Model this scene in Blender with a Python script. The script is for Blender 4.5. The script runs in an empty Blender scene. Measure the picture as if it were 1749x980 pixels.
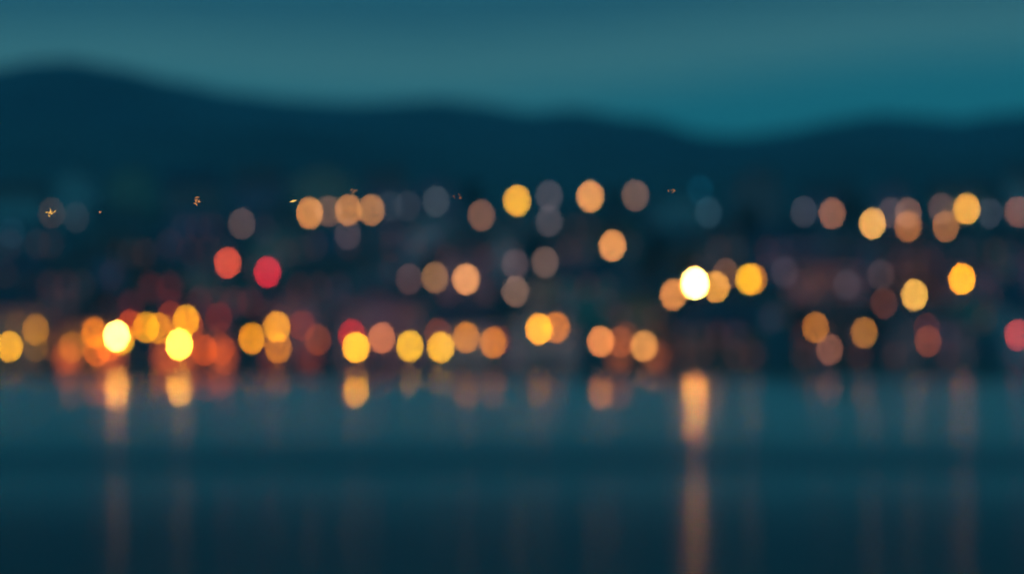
import bpy, bmesh, math, random
from mathutils import Vector, noise
random.seed(7)
S = bpy.context.scene
C = S.collection
LENS, SENS, W = 147.0, 36.0, 1749.0
PX = SENS / LENS / W            # radians per photo pixel
CAM_H, HORIZON = 4.0, 585.0     # eye height above the water, pixel row of the true horizon
SHORE = 600.0

def at(x, y, d):
    return Vector(((x - 874.5) * PX * d, d, CAM_H + (HORIZON - y) * PX * d))
def xpix(X, d): return 874.5 + X / (PX * d)
def ypix(Z, d): return HORIZON - (Z - CAM_H) / (PX * d)
def lin(c):
    r = []
    for v in c:
        v /= 255.0
        r.append(v / 12.92 if v <= 0.04045 else ((v + 0.055) / 1.055) ** 2.4)
    return r

# ------------------------------------------------------------------ materials
def mat(name):
    m = bpy.data.materials.new(name); m.use_nodes = True
    m.node_tree.nodes.clear()
    return m, m.node_tree.nodes, m.node_tree.links
def surface(name, col, rough=0.8, scale=1.2, amount=0.25, metal=0.0, bump=0.0):
    m, n, l = mat(name)
    o = n.new('ShaderNodeOutputMaterial'); b = n.new('ShaderNodeBsdfPrincipled')
    b.inputs['Roughness'].default_value = rough; b.inputs['Metallic'].default_value = metal
    t = n.new('ShaderNodeTexCoord'); z = n.new('ShaderNodeTexNoise')
    z.inputs['Scale'].default_value = scale; z.inputs['Detail'].default_value = 5
    l.new(t.outputs['Object'], z.inputs['Vector'])
    r = n.new('ShaderNodeValToRGB')
    a = [max(0, c * (1 - amount)) for c in col]; c2 = [min(1, c * (1 + amount)) for c in col]
    r.color_ramp.elements[0].position = 0.3; r.color_ramp.elements[1].position = 0.7
    r.color_ramp.elements[0].color = (*a, 1); r.color_ramp.elements[1].color = (*c2, 1)
    l.new(z.outputs['Fac'], r.inputs['Fac']); l.new(r.outputs['Color'], b.inputs['Base Color'])
    if bump:
        bp = n.new('ShaderNodeBump'); bp.inputs['Distance'].default_value = bump
        l.new(z.outputs['Fac'], bp.inputs['Height']); l.new(bp.outputs['Normal'], b.inputs['Normal'])
    l.new(b.outputs['BSDF'], o.inputs['Surface'])
    return m
_lights = {}
def glow(col, strength):
    key = (tuple(round(c, 3) for c in col), round(strength, 2))
    if key not in _lights:
        m, n, l = mat('lamp_or_added_glow')  # emission shared by the lamps, the added pane glow and the glints
        o = n.new('ShaderNodeOutputMaterial'); e = n.new('ShaderNodeEmission')
        e.inputs['Color'].default_value = (*col, 1); e.inputs['Strength'].default_value = strength
        l.new(e.outputs[0], o.inputs['Surface'])
        _lights[key] = m
    return _lights[key]
def tiles(name, col):
    m, n, l = mat(name)
    o = n.new('ShaderNodeOutputMaterial'); b = n.new('ShaderNodeBsdfPrincipled'); b.inputs['Roughness'].default_value = 0.75
    t = n.new('ShaderNodeTexCoord'); k = n.new('ShaderNodeTexBrick')
    k.inputs['Scale'].default_value = 3.0
    k.inputs['Color1'].default_value = (*col, 1); k.inputs['Color2'].default_value = (*[c * 0.65 for c in col], 1)
    k.inputs['Mortar'].default_value = (*[c * 0.3 for c in col], 1)
    l.new(t.outputs['Object'], k.inputs['Vector']); l.new(k.outputs['Color'], b.inputs['Base Color'])
    l.new(b.outputs['BSDF'], o.inputs['Surface'])
    return m
M = dict(
    iron=surface('painted_iron', (0.03, 0.035, 0.04), 0.5, 6, 0.3, 0.6),
    stone=surface('quay_stone', (0.2, 0.19, 0.17), 0.85, 0.8, 0.35, bump=0.05),
    door=surface('door_wood', (0.09, 0.05, 0.03), 0.6, 4, 0.3),
    frame=surface('window_frame', (0.45, 0.44, 0.4), 0.6, 3, 0.1),
    chimney=surface('chimney_brick', (0.22, 0.1, 0.07), 0.9, 4, 0.3),
    bark=surface('bark', (0.05, 0.035, 0.025), 0.95, 5, 0.4),
    leaves=surface('leaves', (0.035, 0.06, 0.03), 0.8, 1.5, 0.5),
)
PLASTER = {
    'cream': (0.42, 0.36, 0.26), 'pink': (0.42, 0.2, 0.2), 'white': (0.5, 0.5, 0.5), 'ochre': (0.36, 0.24, 0.1),
    'grey': (0.24, 0.25, 0.27), 'terracotta': (0.36, 0.13, 0.08), 'mauve': (0.3, 0.2, 0.28), 'brick': (0.25, 0.09, 0.06)}
PM = {k: surface('plaster_' + k, v, 0.85, 0.7, 0.2) for k, v in PLASTER.items()}
ROOF = {'slate': (0.06, 0.065, 0.08), 'red tiled': (0.25, 0.08, 0.05), 'brown tiled': (0.12, 0.07, 0.05)}
RM = {k: tiles('roof_' + k.replace(' ', '_'), v) for k, v in ROOF.items()}
gm, n, l = mat('dark_glass')
o_ = n.new('ShaderNodeOutputMaterial'); b_ = n.new('ShaderNodeBsdfPrincipled')
b_.inputs['Base Color'].default_value = (0.02, 0.025, 0.03, 1); b_.inputs['Roughness'].default_value = 0.08
l.new(b_.outputs[0], o_.inputs['Surface']); M['glass'] = gm

# ------------------------------------------------------------------ object helpers
def link(name, bm, m, parent=None, smooth=False):
    me = bpy.data.meshes.new(name); bm.to_mesh(me); bm.free()
    if smooth:
        for p in me.polygons: p.use_smooth = True
    o = bpy.data.objects.new(name, me); C.objects.link(o)
    me.materials.append(m)
    if parent: o.parent = parent
    return o
def tag(o, label=None, cat=None, group=None, kind=None):
    if label: o['label'] = label
    if cat: o['category'] = cat
    if group: o['group'] = group
    if kind: o['kind'] = kind
    return o
def empty(name, loc=(0, 0, 0)):
    o = bpy.data.objects.new(name, None); C.objects.link(o); o.location = loc; return o
def copy_tree(o, parent=None):
    c = o.copy(); C.objects.link(c); c.parent = parent
    for ch in list(o.children): copy_tree(ch, c)
    return c
def box(bm, x0, x1, y0, y1, z0, z1):
    v = [bm.verts.new(p) for p in ((x0,y0,z0),(x1,y0,z0),(x1,y1,z0),(x0,y1,z0),(x0,y0,z1),(x1,y0,z1),(x1,y1,z1),(x0,y1,z1))]
    for f in ((0,3,2,1),(4,5,6,7),(0,1,5,4),(1,2,6,5),(2,3,7,6),(3,0,4,7)): bm.faces.new([v[i] for i in f])
    return bm
def lathe(prof, seg=14):
    bm = bmesh.new(); rings = []
    for r, z in prof:
        rings.append([bm.verts.new((r * math.cos(2*math.pi*k/seg), r * math.sin(2*math.pi*k/seg), z)) for k in range(seg)])
    for a, b in zip(rings, rings[1:]):
        for k in range(seg):
            bm.faces.new((a[k], a[(k+1) % seg], b[(k+1) % seg], b[k]))
    bm.faces.new(rings[0][::-1]); bm.faces.new(rings[-1])
    return bm

# ------------------------------------------------------------------ terrain
def ground_z(d):
    if d <= 622: return 0.5
    if d <= 930: return 0.5 + 0.12 * (d - 622)
    return 37.5
RIDGE = [(-900,150),(-500,120),(-200,150),(0,122),(60,111),(120,108),(200,122),(300,146),(400,166),(500,177),(600,183),(680,180),(750,176),(820,184),(900,198),(1000,210),
         (1100,226),(1200,237),(1270,239),(1350,229),(1420,214),(1500,202),(1580,207),(1640,214),(1700,204),(1800,195),(2100,215),(2700,190)]
def interp(tab, x):
    if x <= tab[0][0]: return tab[0][1]
    for (a, ya), (b, yb) in zip(tab, tab[1:]):
        if x <= b:
            t = (x - a) / (b - a); t = t*t*(3-2*t)*0.5 + t*0.5
            return ya + (yb - ya) * t
    return tab[-1][1]
def sheet(name, xs, ds, zf, m, smooth=True):
    bm = bmesh.new()
    rows = [[bm.verts.new((fx * d if not isinstance(fx, tuple) else fx[0], d, zf(fx, d))) for fx in xs] for d in ds]
    for a, b in zip(rows, rows[1:]):
        for k in range(len(xs) - 1):
            bm.faces.new((a[k], a[k+1], b[k+1], b[k]))
    return link(name, bm, m, None, smooth)
RD = 2600.0
def hill_z(fx, d):
    x = 874.5 + fx / PX
    rz = CAM_H + (HORIZON - interp(RIDGE, x) + 7) * PX * RD
    v = Vector((fx * d / 180.0, d / 180.0, 0))
    if d <= 930: base = ground_z(d)
    elif d <= RD:
        t = (d - 930) / (RD - 930); s = t ** 1.25
        base = 37.5 * (1 - s) + rz * s + noise.fractal(v, 1.0, 2.0, 4) * 26 * math.sin(math.pi * t)
    else:
        t = min(1, (d - RD) / 1500); base = rz * (1 - t*t*(3-2*t)) + 20 * t
    return base
hillmat = surface('wooded_hillside', (0.03, 0.06, 0.05), 0.95, 0.012, 0.35)
XS = [(-900 + 3600 * k / 150 - 874.5) * PX for k in range(151)]
DS = [602, 612, 622] + [650 + 28 * k for k in range(11)] + [1000 + 80 * k for k in range(21)] + [2700, 2850, 3000, 3300, 3600]
DS = [d for d in DS if d > 930 or d < 640] + [930] + [650 + 28*k for k in range(10)]
DS = sorted(set(DS))
tag(sheet('hills', XS, DS, hill_z, hillmat), kind='structure')
# ground: one sheet to the horizon, just under the hills
bm = bmesh.new()
vs = [bm.verts.new(p) for p in ((-9000, -700, -3), (9000, -700, -3), (9000, 5700, -3), (-9000, 5700, -3))]
bm.faces.new(vs); tag(link('ground', bm, surface('lake_bed', (0.05, 0.045, 0.035), 0.95, 0.05)), kind='structure')

# ------------------------------------------------------------------ water
wm, n, l = mat('lake_water')
o_ = n.new('ShaderNodeOutputMaterial'); b_ = n.new('ShaderNodeBsdfPrincipled')
b_.inputs['Base Color'].default_value = (0.004, 0.02, 0.03, 1); b_.inputs['IOR'].default_value = 1.333
tc = n.new('ShaderNodeTexCoord')
sep = n.new('ShaderNodeSeparateXYZ'); l.new(tc.outputs['Object'], sep.inputs[0])
# wind lanes: long bands of calmer and of more ruffled water, lying across the lake
mp = n.new('ShaderNodeMapping'); mp.inputs['Scale'].default_value = (0.07, 0.045, 1)
l.new(tc.outputs['Object'], mp.inputs['Vector'])
nz = n.new('ShaderNodeTexNoise'); nz.inputs['Scale'].default_value = 1.0; nz.inputs['Detail'].default_value = 2
l.new(mp.outputs[0], nz.inputs['Vector'])
off = n.new('ShaderNodeMath'); off.operation = 'MULTIPLY_ADD'; off.inputs[1].default_value = 0.07; off.inputs[2].default_value = -0.035
l.new(nz.outputs['Fac'], off.inputs[0])
# lane coordinate u = 60 / distance from the near shore
dv = n.new('ShaderNodeMath'); dv.operation = 'DIVIDE'; dv.inputs[0].default_value = 60.0
mx = n.new('ShaderNodeMath'); mx.operation = 'MAXIMUM'; mx.inputs[1].default_value = 40.0
l.new(sep.outputs['Y'], mx.inputs[0]); l.new(mx.outputs[0], dv.inputs[1])
ad = n.new('ShaderNodeMath'); ad.operation = 'ADD'; l.new(dv.outputs[0], ad.inputs[0]); l.new(off.outputs[0], ad.inputs[1])
rp = n.new('ShaderNodeValToRGB'); rp.color_ramp.interpolation = 'EASE'
def upos(y): return 60.0 * (y - HORIZON) * PX / CAM_H
LANES = [(628, 0.04), (647, 0.05), (658, 0.29), (700, 0.28), (730, 0.31), (785, 0.5), (832, 0.42), (872, 0.58), (920, 0.75), (985, 0.85)]
els = rp.color_ramp.elements
els[0].position = upos(LANES[0][0]); els[0].color = (LANES[0][1],)*3 + (1,)
els[1].position = upos(LANES[-1][0]); els[1].color = (LANES[-1][1],)*3 + (1,)
for y, r in LANES[1:-1]:
    e = els.new(upos(y)); e.color = (r, r, r, 1)
l.new(ad.outputs[0], rp.inputs['Fac'])
l.new(rp.outputs['Color'], b_.inputs['Roughness'])
mp2 = n.new('ShaderNodeMapping'); mp2.inputs['Scale'].default_value = (0.25, 0.6, 1)
l.new(tc.outputs['Object'], mp2.inputs['Vector'])
nz2 = n.new('ShaderNodeTexNoise'); nz2.inputs['Scale'].default_value = 1.0; nz2.inputs['Detail'].default_value = 3
l.new(mp2.outputs[0], nz2.inputs['Vector'])
bp = n.new('ShaderNodeBump'); bp.inputs['Distance'].default_value = 0.006; bp.inputs['Strength'].default_value = 1.0
l.new(nz2.outputs['Fac'], bp.inputs['Height']); l.new(bp.outputs['Normal'], b_.inputs['Normal'])
# a narrow glassy lane of nearly still water off the quay
b2 = n.new('ShaderNodeBsdfPrincipled'); b2.inputs['Base Color'].default_value = (0.004, 0.02, 0.03, 1); b2.inputs['IOR'].default_value = 1.333
# ruffled again where the wind reaches the lane
DL = CAM_H / ((667 - HORIZON) * PX)
def bump_at(px_, hw_, a_):
    sb = n.new('ShaderNodeMath'); sb.operation = 'SUBTRACT'; sb.inputs[1].default_value = (px_ - 874.5) * PX * DL; l.new(sep.outputs['X'], sb.inputs[0])
    ab = n.new('ShaderNodeMath'); ab.operation = 'ABSOLUTE'; l.new(sb.outputs[0], ab.inputs[0])
    mr = n.new('ShaderNodeMapRange'); mr.interpolation_type = 'SMOOTHSTEP'; l.new(ab.outputs[0], mr.inputs['Value'])
    mr.inputs['From Min'].default_value = hw_ * .6 * PX * DL; mr.inputs['From Max'].default_value = hw_ * PX * DL
    mr.inputs['To Min'].default_value = a_; mr.inputs['To Max'].default_value = 0
    return mr.outputs[0]
r1 = n.new('ShaderNodeMath'); l.new(bump_at(1187, 60, .05), r1.inputs[0]); l.new(bump_at(1643, 50, .085), r1.inputs[1])
r0 = n.new('ShaderNodeMath'); l.new(r1.outputs[0], r0.inputs[0]); l.new(bump_at(1440, 90, .012), r0.inputs[1]); r1 = r0
r2 = n.new('ShaderNodeMath'); r2.inputs[1].default_value = .05; l.new(r1.outputs[0], r2.inputs[0]); l.new(r2.outputs[0], b2.inputs['Roughness'])
rc = n.new('ShaderNodeValToRGB'); rc.color_ramp.interpolation = 'EASE'; l.new(dv.outputs[0], rc.inputs['Fac'])
ce = rc.color_ramp.elements
ce[0].position = upos(650); ce[0].color = (0, 0, 0, 1); ce[1].position = upos(684); ce[1].color = (0, 0, 0, 1)
for y in (658, 675):
    q = ce.new(upos(y)); q.color = (1, 1, 1, 1)
# the glassy lane is broken into separate calm patches (centre, half width, stillness)
PATCH = [(199, 26, 1), (306, 26, 1), (430, 24, .45), (608, 27, 1), (798, 26, .7), (842, 14, .3), (924, 32, .7), (1030, 28, 1), (1187, 38, 1), (1400, 32, .9), (1478, 24, 1), (1643, 26, 1)]
acc = None
for px_, hw_, a_ in PATCH:
    mo = bump_at(px_, hw_, a_)
    if acc is None: acc = mo
    else:
        m2 = n.new('ShaderNodeMath'); m2.operation = 'MAXIMUM'; l.new(acc, m2.inputs[0]); l.new(mo, m2.inputs[1]); acc = m2.outputs[0]
lane = n.new('ShaderNodeMath'); lane.operation = 'MULTIPLY'; l.new(rc.outputs['Color'], lane.inputs[0]); l.new(acc, lane.inputs[1])
# slicks between the ripples on the nearer water, missing in the windy lane
b3 = n.new('ShaderNodeBsdfPrincipled'); b3.inputs['Base Color'].default_value = (0.004, 0.02, 0.03, 1); b3.inputs['IOR'].default_value = 1.333
b3.inputs['Roughness'].default_value = 0.15
r3 = n.new('ShaderNodeValToRGB'); r3.color_ramp.interpolation = 'EASE'; l.new(ad.outputs[0], r3.inputs['Fac'])
e3 = r3.color_ramp.elements
e3[0].position = upos(690); e3[0].color = (0, 0, 0, 1); e3[1].position = upos(985); e3[1].color = (.14, .14, .14, 1)
for y, a in ((700, .26), (732, .22), (762, .02), (800, .02), (835, .15), (870, .16)):
    q = e3.new(upos(y)); q.color = (a, a, a, 1)
m3 = n.new('ShaderNodeMixShader'); l.new(r3.outputs['Color'], m3.inputs['Fac']); l.new(b_.outputs[0], m3.inputs[1]); l.new(b3.outputs[0], m3.inputs[2])
ms = n.new('ShaderNodeMixShader'); l.new(lane.outputs[0], ms.inputs['Fac'])
l.new(m3.outputs[0], ms.inputs[1]); l.new(b2.outputs[0], ms.inputs[2])
l.new(ms.outputs[0], o_.inputs['Surface'])
bm = bmesh.new()
vs = [bm.verts.new(p) for p in ((-1500, -600, 0), (1500, -600, 0), (1500, 603, 0), (-1500, 603, 0))]
bm.faces.new(vs); tag(link('water', bm, wm), kind='structure')

# quay and promenade
bm = bmesh.new(); box(bm, -400, 400, 600, 600.8, -3.0, 0.62); box(bm, -400, 400, 599.85, 601.0, 0.62, 0.75)
tag(link('quay_wall', bm, M['stone']), 'long low grey stone quay wall along the far waterline', 'wall')
bm = bmesh.new(); box(bm, -400, 400, 601.0, 613, 0.4, 0.6)
tag(link('promenade', bm, surface('promenade_paving', (0.16, 0.15, 0.14), 0.8, 0.6)), kind='structure')

# ------------------------------------------------------------------ lamps
# x, y of the lamp in the photograph, colour of its disc, gain, label, group
LP = [
 # promenade and lower street, left to right
 (16,592,(255,172,12),1.1,'deep yellow lamp low at the far left end of the promenade','q'),
 (30,556,(60,50,45),1,'faint brown lamp above the deep yellow one at the far left','q'),
 (61,563,(165,105,30),1,'dull ochre lamp just right of the far left promenade lamp','q'),
 (60,592,(95,70,28),1,'dim olive lamp directly under the dull ochre lamp at far left','q'),
 (92,592,(80,52,48),1,'very dim brown lamp between the ochre pair and the orange cluster','q'),
 (122,593,(140,85,25),1,'dull brownish orange lamp at the left end of the orange cluster','q'),
 (161,568,(225,118,10),1.1,'strong orange lamp left of the white hot promenade lamp','q'),
 (165,600,(215,100,15),.8,'low orange lamp under the strong orange one beside the white hot lamp','q'),
 (186,592,(220,90,20),.8,'reddish orange lamp tucked low behind the white hot promenade lamp','q'),
 (199,574,(255,166,70),11,'white hot lamp, the brightest on the promenade, at left','q'),
 (207,580,(240,165,10),1,'yellow lamp peeping out right of the white hot promenade lamp','q'),
 (222,556,(200,75,20),.8,'rusty orange lamp between the white hot lamp and the twin golden ones','q'),
 (250,559,(238,158,20),1,'left one of the twin golden lamps on the left promenade','q'),
 (272,561,(225,140,15),1,'right one of the twin golden lamps on the left promenade','q'),
 (292,541,(120,50,30),1,'dim rust lamp behind and above the twin golden lamps','q'),
 (318,547,(248,165,12),1.1,'amber lamp standing above the pale yellow lamp at left','q'),
 (324,556,(170,70,12),.7,'dull orange lamp half hidden behind the tall amber lamp','q'),
 (306,588,(255,174,58),6,'pale yellow bright lamp at the water, second brightest at left','q'),
 (348,598,(190,75,45),.8,'soft reddish lamp low and right of the pale yellow lamp','q'),
 (374,543,(95,42,30),1,'dim maroon lamp above the gap right of the pale yellow lamp','q'),
 (378,596,(150,62,42),.8,'faint red brown lamp low left of the three amber lamps','q'),
 (430,578,(245,150,10),1.1,'left and lower one of the three clustered amber lamps','q'),
 (473,558,(250,158,14),1.1,'top one of the three clustered amber lamps','q'),
 (475,594,(200,118,28),1,'bottom, darker one of the three clustered amber lamps','q'),
 (516,556,(105,45,35),.9,'faint reddish lamp right of the amber trio','q'),
 (543,580,(118,58,48),1,'dull red brown lamp between the amber trio and the yellow lamps','q'),
 (601,572,(200,10,35),.8,'crimson lamp glowing behind the first lemon yellow lamp','q'),
 (608,593,(255,168,42),1.9,'first lemon yellow lamp, rimmed by a crimson glow','q'),
 (652,577,(212,118,84),1,'salmon lamp between the first and second lemon yellow lamps','q'),
 (700,591,(255,186,50),1.15,'second lemon yellow lamp on the middle promenade','q'),
 (748,570,(100,50,38),1,'dim brown lamp above the third lemon yellow lamp','q'),
 (753,593,(255,182,45),1.15,'third lemon yellow lamp on the middle promenade','q'),
 (796,576,(212,125,55),1,'copper lamp just right of the third lemon yellow lamp','q'),
 (842,585,(212,122,38),1,'bronze lamp at the right end of the middle promenade row','q'),
 (850,582,(95,45,35),.8,'dim brown lamp slightly behind the bronze lamp','q'),
 (921,562,(255,160,30),1.7,'golden yellow lamp of the overlapping pair right of centre','q'),
 (950,559,(215,118,12),1,'darker orange lamp of the overlapping pair right of centre','q'),
 (1026,583,(235,140,84),1.15,'peach orange lamp left of the dim pair right of centre','q'),
 (1060,584,(140,75,62),.9,'dim terracotta lamp between the peach orange lamp and the tan lamp','q'),
 (1070,575,(90,55,55),.8,'faint brown lamp close behind the dim terracotta one','q'),
 (1100,591,(225,148,88),1.05,'tan lamp at the right end of the bright promenade row','q'),
 (1393,559,(170,104,58),1.1,'brown lamp on the right shore, left and higher of a stepped pair','q'),
 (1417,597,(130,84,75),1,'mauve brown lamp on the right shore, lower of a stepped pair','q'),
 (1476,568,(160,104,60),1.1,'ochre brown lamp standing alone on the right shore','q'),
 (1585,583,(120,62,52),1,'dull red lamp low on the right shore','q'),
 (1583,560,(70,42,48),1,'very faint maroon lamp above the dull red lamp at right','q'),
 (1510,518,(95,62,66),.9,'small faint rose lamp over the right shore','m'),
 (1738,572,(195,68,72),1,'pinkish red lamp at the right edge of the picture','q'),
 # middle streets
 (389,449,(230,85,68),1,'coral red lamp, left one of the red pair on the slope','m'),
 (457,465,(222,42,66),1,'crimson lamp, right one of the red pair on the slope','m'),
 (699,477,(88,66,72),1,'dim brown lamp, left one of three in a row at mid height','m'),
 (743,474,(148,105,76),1,'tan lamp, middle one of three in a row at mid height','m'),
 (796,477,(245,160,105),1.05,'bright peach lamp, right one of three in a row at mid height','m'),
 (880,452,(88,72,80),1,'dim mauve lamp above the tan lamp in the centre','m'),
 (880,498,(135,104,92),1,'tan lamp directly under the dim mauve lamp in the centre','m'),
 (931,448,(110,88,84),1,'greyish brown lamp right of the dim mauve lamp in the centre','m'),
 (1046,420,(246,160,100),1.05,'lone peach lamp above the centre right slope','m'),
 (1150,503,(236,148,88),1,'peach lamp touching the left side of the blazing white lamp','m'),
 (1187,484,(255,166,66),28.0,'blazing white lamp on the slope, the brightest light of all','m'),
 (1223,490,(246,164,76),1,'apricot lamp touching the right side of the blazing white lamp','m'),
 (1240,468,(112,80,74),.9,'dim brown lamp behind the apricot lamp','m'),
 (1279,477,(246,178,55),1.1,'golden lamp, left one of the near coincident golden pair','m'),
 (1287,477,(200,120,15),.9,'orange lamp slightly behind the golden lamp','m'),
 (1340,465,(58,58,74),1,'faint slate lamp right of the golden pair','m'),
 (1446,487,(46,56,72),1,'faint blue grey lamp on the right slope','m'),
 (1505,470,(74,64,74),1,'dim grey brown lamp on the right slope','m'),
 (1562,504,(255,186,92),1.1,'bright buff lamp on the right slope','m'),
 (1643,477,(255,150,32),2.2,'bright pure yellow lamp on the right slope','m'),
 # top street
 (20,398,(26,52,70),1,'hardly visible blue grey lamp at the left edge, high on the slope','t'),
 (88,364,(62,54,60),1,'faint brown lamp in the top street at far left','t'),
 (130,372,(44,50,62),1,'very faint grey lamp right of the far left top street lamp','t'),
 (413,382,(94,78,80),1,'grey brown lamp alone left of the top street cluster','t'),
 (529,364,(226,145,86),1,'bright peach lamp at the left end of the top street cluster','t'),
 (561,361,(112,82,74),1,'dim brown lamp right after the bright peach one in the cluster','t'),
 (595,359,(198,128,82),1,'tan orange lamp in the middle of the top street cluster','t'),
 (634,359,(182,122,80),1,'tan lamp at the right end of the top street cluster','t'),
 (594,400,(72,66,78),1,'dim mauve lamp below the top street cluster','t'),
 (666,352,(48,62,76),.8,'faintest grey lamp right of the top street cluster','t'),
 (696,352,(54,62,76),.8,'faint grey lamp between the cluster and the slate disc','t'),
 (745,344,(64,74,84),1,'slate grey lamp left of centre in the top street','t'),
 (822,368,(128,90,76),1,'brown lamp left of and below the golden top street lamp','t'),
 (883,343,(252,180,58),1.15,'golden lamp, the brightest in the top street','t'),
 (938,335,(82,78,88),1,'upper one of two grey lamps stacked beside the golden one','t'),
 (938,378,(82,78,88),1,'lower one of two grey lamps stacked beside the golden one','t'),
 (1008,336,(242,160,95),1.05,'peach lamp right of the stacked grey lamps in the top street','t'),
 (1085,334,(118,90,80),1,'brown lamp right of the peach lamp in the top street','t'),
 (1196,325,(22,62,84),.8,'scarcely lit blue lamp at top right of centre','t'),
 (1210,363,(42,66,82),1,'faint slate blue lamp below the scarcely lit one','t'),
 (1373,362,(64,68,82),1,'grey lamp at the left end of the right hand top street','t'),
 (1421,365,(148,98,80),1,'brown lamp, second in the right hand top street','t'),
 (1490,382,(252,180,100),1.1,'bright buff lamp in the right hand top street','t'),
 (1522,364,(86,74,80),1,'dim grey brown lamp right of the bright buff lamp','t'),
 (1551,364,(120,88,78),1,'upper one of two brown lamps overlapping in the right hand top street','t'),
 (1551,387,(170,105,70),1,'lower one of two brown lamps overlapping in the right hand top street','t'),
 (1608,356,(96,74,78),1,'dim brown lamp above the copper lamp near the right end','t'),
 (1615,387,(160,102,72),1,'copper lamp just left of the bright orange one near the right end','t'),
 (1651,357,(255,176,78),1.1,'bright light orange lamp near the right end of the top street','t'),
 (1690,364,(56,64,80),1,'faint grey lamp right of the bright light orange one','t'),
 (1738,362,(126,84,76),1,'brown lamp cut by the right edge in the top street','t'),
]
GROUP = {'q': 'street lamps along the waterfront', 'm': 'street lamps on the middle slope', 't': 'street lamps along the top street'}
CATEYE = [(0, .70), (300, .78), (608, .92), (900, 1.12), (1100, 1.0), (1300, .92), (1560, .72), (1749, .66)]
# prototype lamp, one metre tall pole part scaled per lamp by its own mesh
def pole_bm(h, arm):
    bm = lathe([(0.16, 0), (0.16, 0.25), (0.09, 0.4), (0.06, h - 0.15), (0.09, h - 0.12), (0.09, h)], 10)
    return bm
globe_me = None
SRC = 8.5      # diameter of the lit globe in photo pixels
BLUR_W = 45.5; RATIO = 1.16
lamp_info = []
def make_lamp(x, y, colour, gain, label, g):
    global globe_me
    if g == 'q':
        d = 605 + random.uniform(-1, 2) if y > 574 else 608 + random.uniform(0, 3)
        if 'behind' in label or 'hidden' in label: d += 2
    else:
        hl = random.uniform(4.5, 5.5)
        # distance at which a lamp hl tall standing on the slope has this height in the view
        d = (CAM_H + 0.12 * 622 - 0.5 - hl) / (0.12 - (HORIZON - y) * PX)
        d = min(max(d, 640), 925)
    p = at(x, y, d); gz = ground_z(d) + (0.1 if d < 613 else 0)
    R = 0.5 * SRC * PX * d
    root = empty('street_lamp', (p.x, d, gz)); tag(root, label, 'street lamp', GROUP[g])
    h = p.z - gz - R * 0.95
    link('pole', pole_bm(h, 0), M['iron'], root)
    col = link('collar', lathe([(R * .55, 0), (R * .62, .05), (R * .4, .12)], 12), M['iron'], root); col.location.z = h - .02
    if globe_me is None:
        bm = bmesh.new(); bmesh.ops.create_icosphere(bm, subdivisions=2, radius=1.0)
        globe_me = bpy.data.meshes.new('lamp_globe'); bm.to_mesh(globe_me); bm.free()
        for f in globe_me.polygons: f.use_smooth = True
        globe_me.materials.append(M['glass'])
    gl = bpy.data.objects.new('lamp_globe', globe_me); C.objects.link(gl); gl.parent = root
    wx = interp(CATEYE, x)
    gl.location = (0, 0, h + R * .95); gl.scale = (R * wx, R * min(1, wx), R)
    if colour[0] > 150: colour = (colour[0], min(255, colour[1]), colour[2] * .95)
    elif colour[0] < 100: gain = gain * .85
    c = lin(colour); bg = lin((18, 38, 55))
    # disc area over globe area: how many times brighter the small globe is than its defocused disc
    k = (BLUR_W * BLUR_W * RATIO) / (SRC * SRC * wx)
    k *= 0.95
    rgb = [max(0.0, (a * gain - b * 0.8)) * k for a, b in zip(c, bg)]
    mxv = max(rgb) or 1.0
    gl.material_slots[0].link = 'OBJECT'; gl.material_slots[0].material = glow([v / mxv for v in rgb], mxv)
    link('finial', lathe([(R * .3, 0), (R * .22, .05), (.02, .18)], 10), M['iron'], root).location.z = h + R * 1.9
    lamp_info.append((x, y, d, R / (PX * d)))
for e in LP: make_lamp(*e)

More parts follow.
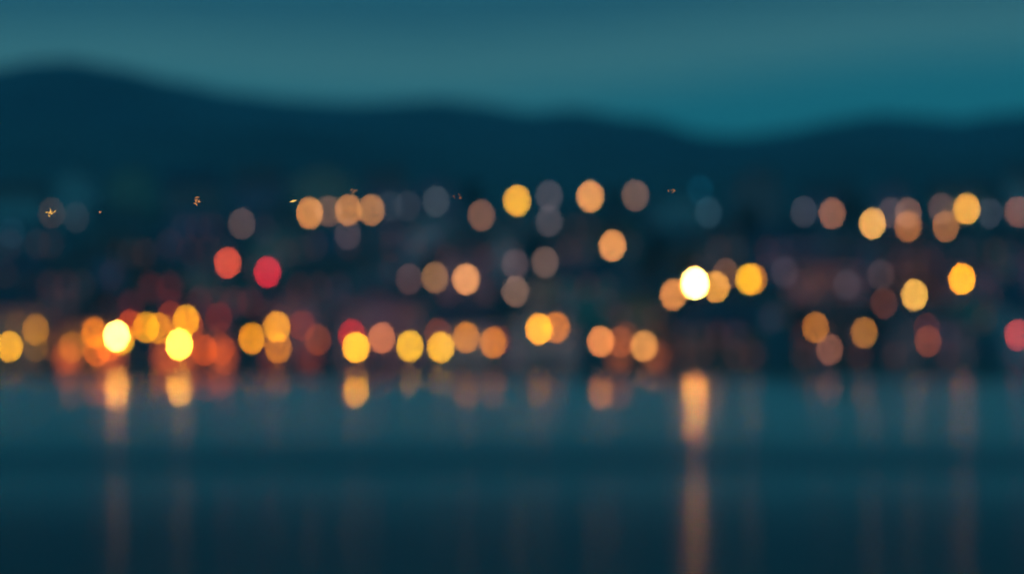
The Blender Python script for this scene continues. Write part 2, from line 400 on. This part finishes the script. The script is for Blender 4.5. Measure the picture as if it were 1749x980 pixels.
# ------------------------------------------------------------------ houses
def window(parent, x, z, w, h, yf, lit=None):
    bm = bmesh.new()
    t = .09
    box(bm, x-w/2-t, x+w/2+t, yf-.07, yf, z+h/2, z+h/2+t); box(bm, x-w/2-t*1.6, x+w/2+t*1.6, yf-.14, yf, z-h/2-t, z-h/2)
    box(bm, x-w/2-t, x-w/2, yf-.07, yf, z-h/2, z+h/2); box(bm, x+w/2, x+w/2+t, yf-.07, yf, z-h/2, z+h/2)
    box(bm, x-.03, x+.03, yf-.06, yf-.01, z-h/2, z+h/2)
    f = link('window', bm, M['frame'], parent)
    bm = bmesh.new(); box(bm, x-w/2, x+w/2, yf-.03, yf+.01, z-h/2, z+h/2)
    link('pane', bm, lit or M['glass'], f)
def make_house(name, w, dep, eave, rise, wallm, roofm, glow_cols, added_glow=None, along=True, n_floor=2):
    root = empty(name)
    bm = bmesh.new()
    pts = [(-w/2, 0), (w/2, 0), (w/2, eave), (-w/2, eave)]
    if along:   # ridge parallel to the shore
        prof = [(0, -1.5), (dep, -1.5), (dep, eave), (dep/2, eave + rise), (0, eave)]
        a = [bm.verts.new((-w/2, y, z)) for y, z in prof]; b = [bm.verts.new((w/2, y, z)) for y, z in prof]
    else:
        prof = [(-w/2, -1.5), (w/2, -1.5), (w/2, eave), (0, eave + rise), (-w/2, eave)]
        a = [bm.verts.new((x, 0, z)) for x, z in prof]; b = [bm.verts.new((x, dep, z)) for x, z in prof]
    bm.faces.new(a); bm.faces.new(b[::-1])
    for k in range(5): bm.faces.new((a[k], b[k], b[(k+1) % 5], a[(k+1) % 5]))
    bmesh.ops.recalc_face_normals(bm, faces=bm.faces)
    link('wall', bm, wallm, root)
    bm = bmesh.new(); ov = .4; th = .22
    if along:
        for s in (0, 1):
            y0 = -ov if s == 0 else dep + ov; z0 = eave - ov * rise / (dep/2) + .02
            q = [(-w/2-ov, y0, z0), (w/2+ov, y0, z0), (w/2+ov, dep/2, eave+rise+.02), (-w/2-ov, dep/2, eave+rise+.02)]
            lo = [bm.verts.new(p) for p in q]; hi = [bm.verts.new((p[0], p[1], p[2]+th)) for p in q]
            bm.faces.new(lo); bm.faces.new(hi)
            for k in range(4): bm.faces.new((lo[k], lo[(k+1)%4], hi[(k+1)%4], hi[k]))
    else:
        for s in (-1, 1):
            x0 = s*(w/2+ov); z0 = eave - ov * rise / (w/2) + .02
            q = [(x0, -ov, z0), (x0, dep+ov, z0), (0, dep+ov, eave+rise+.02), (0, -ov, eave+rise+.02)]
            lo = [bm.verts.new(p) for p in q]; hi = [bm.verts.new((p[0], p[1], p[2]+th)) for p in q]
            bm.faces.new(lo); bm.faces.new(hi)
            for k in range(4): bm.faces.new((lo[k], lo[(k+1)%4], hi[(k+1)%4], hi[k]))
    bmesh.ops.recalc_face_normals(bm, faces=bm.faces)
    rf = link('roof', bm, roofm, root)
    bm = bmesh.new(); cx = w * .28; box(bm, cx-.4, cx+.4, dep*.5-.4, dep*.5+.4, eave+rise*.35, eave+rise+1.0); box(bm, cx-.5, cx+.5, dep*.5-.5, dep*.5+.5, eave+rise+1.0, eave+rise+1.15)
    link('chimney', bm, M['chimney'], rf)
    nw = max(2, int(w / 2.6)); fh = eave / n_floor
    for fl in range(n_floor):
        for k in range(nw):
            x = -w/2 + (k + .5) * w / nw
            z = fl * fh + fh * .55
            if fl == 0 and k == nw // 2:
                bm = bmesh.new(); box(bm, x-.55, x+.55, -.06, 0.01, 0, 2.15)
                d = link('door', bm, M['door'], root)
                bm = bmesh.new(); box(bm, x+.36, x+.44, -.13, -.06, 1.0, 1.15); link('handle', bm, M['iron'], d)
                continue
            lit = None
            if fl == 0 and added_glow: lit = added_glow
            elif glow_cols and random.random() < .8: lit = random.choice(glow_cols)
            if fl == 0 and added_glow: window(root, x, 1.35, min(2.1, w/nw - .5), 1.9, 0, lit)
            else: window(root, x, z, 1.05, 1.35, 0, lit)
    return root
mauve_glow = [glow(lin((255, 150, 120)), .16), glow(lin((255, 115, 100)), .16), glow(lin((225, 150, 190)), .16), glow(lin((225, 180, 180)), .12)]  # panes made to glow so their blur sums to a mauve haze
red_glow = [glow(lin((255, 75, 80)), .4), glow(lin((255, 100, 90)), .3)]  # stronger panes added for the reddish glow over the left second row
ORD = ['first','second','third','fourth','fifth','sixth','seventh','eighth','ninth','tenth','eleventh','twelfth','thirteenth','fourteenth','fifteenth','sixteenth','seventeenth','eighteenth']
ROWS = [(617, 'waterfront row'), (664, 'second row'), (704, 'middle row'), (744, 'fourth row'), (790, 'fifth row'), (850, 'highest row')]
def covers(X, d, halfw, top):
    x0, x1, yt = xpix(X - halfw, d), xpix(X + halfw, d), ypix(top, d)
    for (lx, ly, ld, lr) in lamp_info:
        if ld > d - 1 and x0 - 9 < lx < x1 + 9 and ly > yt - 7: return True
        if abs(ld - d) < 14 and ld > d - 3 and x0 < lx < x1: return True
    return False
house_spots = []
for ri, (d0, rowname) in enumerate(ROWS):
    half = 1749 / 2 * PX * d0 * 1.06
    X = -half + random.uniform(0, 6); placed = []
    while X < half:
        w = random.choice([8, 9.5, 11, 13]) ; d = d0 + random.uniform(0, 6); cx = X + w / 2
        ok = False
        for fl, eave, rise in ((3, 8.4, 2.6), (2, 6.0, 2.4), (2, 5.4, 1.6), (1, 3.2, 1.8)):
            if fl == 3 and random.random() < .45: continue
            if not covers(cx, d, w / 2 + .5, ground_z(d) + eave + rise + .3): ok = True; break
        if ok:
            pix = xpix(cx, d)
            if ri in (2, 3, 4) and 1040 < pix < 1170 : X += w; continue
            if ri == 0:
                if 130 < pix < 420: wall = random.choice(['terracotta', 'ochre', 'pink'])
                elif 960 < pix < 1150: wall = random.choice(['ochre', 'pink'])
                else: wall = random.choice(list(PLASTER))
            else: wall = random.choice(['mauve', 'pink', 'grey', 'white', 'cream', 'grey', 'mauve', 'brick'])
            placed.append((cx, d, w, fl, eave, rise, wall))
            X += w + random.choice([1.2, 2.5, 5])
        else: X += 3
    used_n = {}
    for k, (cx, d, w, fl, eave, rise, wall) in enumerate(placed):
        roof = random.choice(list(ROOF)); along = random.random() < .6; pix = xpix(cx, d)
        added_glow = None  # ground floor panes given an added glow, coloured by stretch of waterfront
        if ri == 0:
            if 130 < pix < 420: added_glow = glow(lin((255, 105, 48)), 1.5)
            elif 420 <= pix < 560: added_glow = glow(lin((255, 90, 60)), .3)
            elif 560 <= pix < 640: added_glow = glow(lin((255, 10, 50)), .8)
            elif 960 < pix < 1130: added_glow = glow(lin((255, 125, 70)), .6)
        o = make_house('house', w, 9.0, eave, rise, PM[wall], RM[roof], (red_glow if ri == 1 and 130 < pix < 420 else mauve_glow) if ri < 5 else None, added_glow, along, fl)
        o.location = (cx, d, ground_z(d)); o.rotation_euler.z = random.uniform(-.12, .12)
        key = ['one storey', 'two storey', 'three storey'][fl - 1]
        tag(o, f"{wall} {key} house, {roof} roof, {ORD[k]} from left, {rowname}", 'house', 'houses in the ' + rowname)
        house_spots.append((cx, d, w))

# ------------------------------------------------------------------ trees
def make_tree(h, seed):
    rnd = random.Random(seed)
    root = empty('tree')
    bm = lathe([(.28, -.5), (.2, h * .2), (.12, h * .45), (.04, h * .8)], 8)
    for k in range(5):
        a = rnd.uniform(0, 6.28); z = h * rnd.uniform(.3, .6); L = h * .25
        p0 = Vector((0, 0, z)); p1 = p0 + Vector((math.cos(a) * L, math.sin(a) * L, L * .8))
        r = [bm.verts.new(p0 + Vector((.05*math.cos(t), .05*math.sin(t), 0))) for t in (0, 2.1, 4.2)]; e = bm.verts.new(p1)
        for i in range(3): bm.faces.new((r[i], r[(i+1) % 3], e))
    link('trunk', bm, M['bark'], root)
    bm = bmesh.new()
    cl = [(Vector((rnd.gauss(0, h*.17), rnd.gauss(0, h*.17), h * rnd.uniform(.42, .92))), h * rnd.uniform(.1, .2)) for _ in range(14)]
    for c, r in cl:
        for _ in range(110):
            v = Vector((rnd.gauss(0, 1), rnd.gauss(0, 1), rnd.gauss(0, 1))).normalized() * r * rnd.uniform(.6, 1.05) + c
            a = Vector((rnd.gauss(0, 1), rnd.gauss(0, 1), rnd.gauss(0, 1))).normalized() * .28; b = a.orthogonal().normalized() * .2
            bm.faces.new([bm.verts.new(v + q) for q in (a, b, -a, -b)])
    link('crown', bm, M['leaves'], root)
    return root
protos = [make_tree(6.5, 1), make_tree(5.0, 2), make_tree(8.0, 3)]
used = [False] * 3; tree_rows = {}
cand = []
for ri, (d0, rowname) in enumerate(ROWS):
    for k in range(16):
        d = d0 + random.uniform(10, 26); X = random.uniform(-1, 1) * 1749 / 2 * PX * d; t = random.randrange(3); h = [6.5, 5, 8][t]
        if any(abs(X - hx) < hw / 2 + 2.5 and -3 < d - hd < 13 for hx, hd, hw in house_spots): continue
        if covers(X, d, h * .35, ground_z(d) + h): continue
        if any(abs(X - c[1]) < 6 and c[0] == ri for c in cand): continue
        cand.append((ri, X, d, t))
cand.sort(key=lambda c: (c[0], c[1]))
cnt = {}
for ri, X, d, t in cand:
    if used[t]: o = copy_tree(protos[t])
    else: o = protos[t]; used[t] = True
    o.location = (X, d, ground_z(d)); o.rotation_euler.z = random.uniform(0, 6.28)
    k = cnt.get(ri, 0); cnt[ri] = k + 1
    tag(o, f"{['medium','small','tall'][t]} dark leafy tree, {ORD[k]} from left behind the {ROWS[ri][1]}", 'tree', 'dark trees between the houses')
for t in range(3):
    if not used[t]:
        for c in list(protos[t].children): bpy.data.objects.remove(c)
        bpy.data.objects.remove(protos[t])

# ------------------------------------------------------------------ glints of light, added as glowing flecks floating at the focus distance
FOCUS = LENS / 1000 / 2.0 / (BLUR_W * PX)
A = LENS / 1000 / 2.0
FOCUS = 1 / (BLUR_W * RATIO ** 0 * PX / (A / RATIO) + 1 / 650.0)
def glint(x, y, wpx, hpx, nfl, label, colour=(255, 180, 90), gain=1.0, seed=0):
    rnd = random.Random(seed); bm = bmesh.new(); s = PX * FOCUS
    for _ in range(nfl):
        c = Vector((rnd.gauss(0, wpx * .28), rnd.uniform(-3, 3), rnd.gauss(0, hpx * .28))) * s
        a = rnd.uniform(0, 3.14); L = rnd.uniform(1.6, 4.2) * s if nfl > 1 else wpx * .5 * s; t = rnd.uniform(.6, 1.2) * s if nfl > 1 else hpx * .4 * s
        if nfl == 1: a = .25
        u = Vector((math.cos(a), 0, math.sin(a))) * L; v = Vector((-math.sin(a), 0, math.cos(a))) * t; w = Vector((0, t, 0))
        q = [bm.verts.new(c + p) for p in (u, v, -u, -v, w, -w)]
        for f in ((0,1,4),(1,2,4),(2,3,4),(3,0,4),(1,0,5),(2,1,5),(3,2,5),(0,3,5)): bm.faces.new([q[i] for i in f])
    o = link('glint', bm, glow(lin(colour), gain)); o.location = at(x, y, FOCUS)
    tag(o, label, 'glint', 'tiny added glints under the hills')
glint(86, 362, 14, 11, 8, 'crackled golden spark at far left, below the hill', (255, 190, 90), 1.0, 3)
glint(170, 362, 3, 3, 2, 'pin prick orange spark right of the far left golden one', (240, 160, 110), .8, 4)
glint(336, 344, 8, 11, 11, 'ragged copper spark left of the top street cluster', (230, 150, 90), .8, 5)
glint(499, 341, 14, 5, 1, 'clean sharp yellow dash of a spark left of the peach lamp', (255, 205, 110), 1.0, 6)
glint(606, 327, 12, 12, 6, 'thin wispy spark over the tan orange lamp of the cluster', (205, 140, 80), .6, 7)
glint(782, 338, 14, 9, 7, 'dull copper spark right of the slate grey lamp', (150, 95, 70), .6, 8)
glint(1150, 326, 13, 10, 10, 'speckled tan spark right of the peach and brown lamps', (175, 125, 90), .6, 9)

# ------------------------------------------------------------------ evening air
bm = bmesh.new(); box(bm, -9500, 9500, -800, 5900, -4, 900)
hz = link('haze', bm, bpy.data.materials.new('evening_haze'))
m = hz.data.materials[0]; m.use_nodes = True; n = m.node_tree.nodes; l = m.node_tree.links; n.clear()
o_ = n.new('ShaderNodeOutputMaterial'); v = n.new('ShaderNodeVolumePrincipled')
v.inputs['Color'].default_value = (0.24, 0.76, 1.0, 1); v.inputs['Density'].default_value = 0.00013; v.inputs['Anisotropy'].default_value = 0.0
l.new(v.outputs[0], o_.inputs['Volume']); tag(hz, kind='stuff')

# ------------------------------------------------------------------ sky
w = bpy.data.worlds.new('World'); S.world = w; w.use_nodes = True
n = w.node_tree.nodes; l = w.node_tree.links; n.clear()
wo = n.new('ShaderNodeOutputWorld'); bg = n.new('ShaderNodeBackground'); tc = n.new('ShaderNodeTexCoord')
sp = n.new('ShaderNodeSeparateXYZ'); l.new(tc.outputs['Generated'], sp.inputs[0])
mp = n.new('ShaderNodeMapping'); mp.inputs['Scale'].default_value = (6, 6, 26); l.new(tc.outputs['Generated'], mp.inputs[0])
cn = n.new('ShaderNodeTexNoise'); cn.inputs['Scale'].default_value = 1.3; cn.inputs['Detail'].default_value = 3; l.new(mp.outputs[0], cn.inputs['Vector'])
cm = n.new('ShaderNodeMath'); cm.operation = 'MULTIPLY_ADD'; cm.inputs[1].default_value = .012; cm.inputs[2].default_value = -.006; l.new(cn.outputs['Fac'], cm.inputs[0])
# the clearer teal band over the horizon stands higher towards one side
tl = n.new('ShaderNodeMapRange'); tl.interpolation_type = 'SMOOTHSTEP'
tl.inputs['From Min'].default_value = -.02; tl.inputs['From Max'].default_value = .16; tl.inputs['To Min'].default_value = 0; tl.inputs['To Max'].default_value = -.011
l.new(sp.outputs['X'], tl.inputs['Value'])
a0 = n.new('ShaderNodeMath'); l.new(sp.outputs['Z'], a0.inputs[0]); l.new(tl.outputs[0], a0.inputs[1])
ad = n.new('ShaderNodeMath'); l.new(a0.outputs[0], ad.inputs[0]); l.new(cm.outputs[0], ad.inputs[1])
rp = n.new('ShaderNodeValToRGB'); l.new(ad.outputs[0], rp.inputs['Fac'])
def zpos(y): return (HORIZON - y) * PX
SKY = [(0.0, (28,118,126)), (zpos(210), (32,118,125)), (zpos(115), (74,133,132)), (zpos(60), (64,120,121)), (zpos(0), (46,98,105)), (.12, (56,164,172)), (.25, (50,150,166)), (.5, (36,108,142)), (1.0, (32,95,140))]
e = rp.color_ramp.elements
e[0].position, e[0].color = SKY[0][0], (*lin(SKY[0][1]), 1); e[1].position, e[1].color = 1.0, (*lin(SKY[-1][1]), 1)
for p, c in SKY[1:-1]:
    q = e.new(p); q.color = (*lin(c), 1)
l.new(rp.outputs['Color'], bg.inputs['Color']); bg.inputs['Strength'].default_value = 1.0
l.new(bg.outputs[0], wo.inputs['Surface'])

# ------------------------------------------------------------------ camera
cam = bpy.data.cameras.new('camera'); co = bpy.data.objects.new('camera', cam); C.objects.link(co)
co.location = (0, 0, CAM_H); co.rotation_euler = (math.radians(90), 0, 0)
cam.lens = LENS; cam.sensor_width = SENS; cam.shift_y = (HORIZON - 490) / W
cam.clip_start = .1; cam.clip_end = 40000
cam.dof.use_dof = True; cam.dof.focus_distance = FOCUS; cam.dof.aperture_fstop = 2.0; cam.dof.aperture_ratio = RATIO
S.camera = co
S.view_settings.view_transform = 'Standard'; S.view_settings.look = 'None'; S.view_settings.exposure = 0; S.view_settings.gamma = 1
cy = S.cycles
cy.use_adaptive_sampling = False; cy.use_denoising = True; cy.denoiser = 'OPENIMAGEDENOISE'
cy.denoising_input_passes = 'RGB'
cy.max_bounces = 4; cy.diffuse_bounces = 1; cy.glossy_bounces = 2; cy.volume_bounces = 1; cy.transmission_bounces = 0
cy.sample_clamp_direct = 0; cy.sample_clamp_indirect = 0; cy.caustics_reflective = True
cy.use_light_tree = True
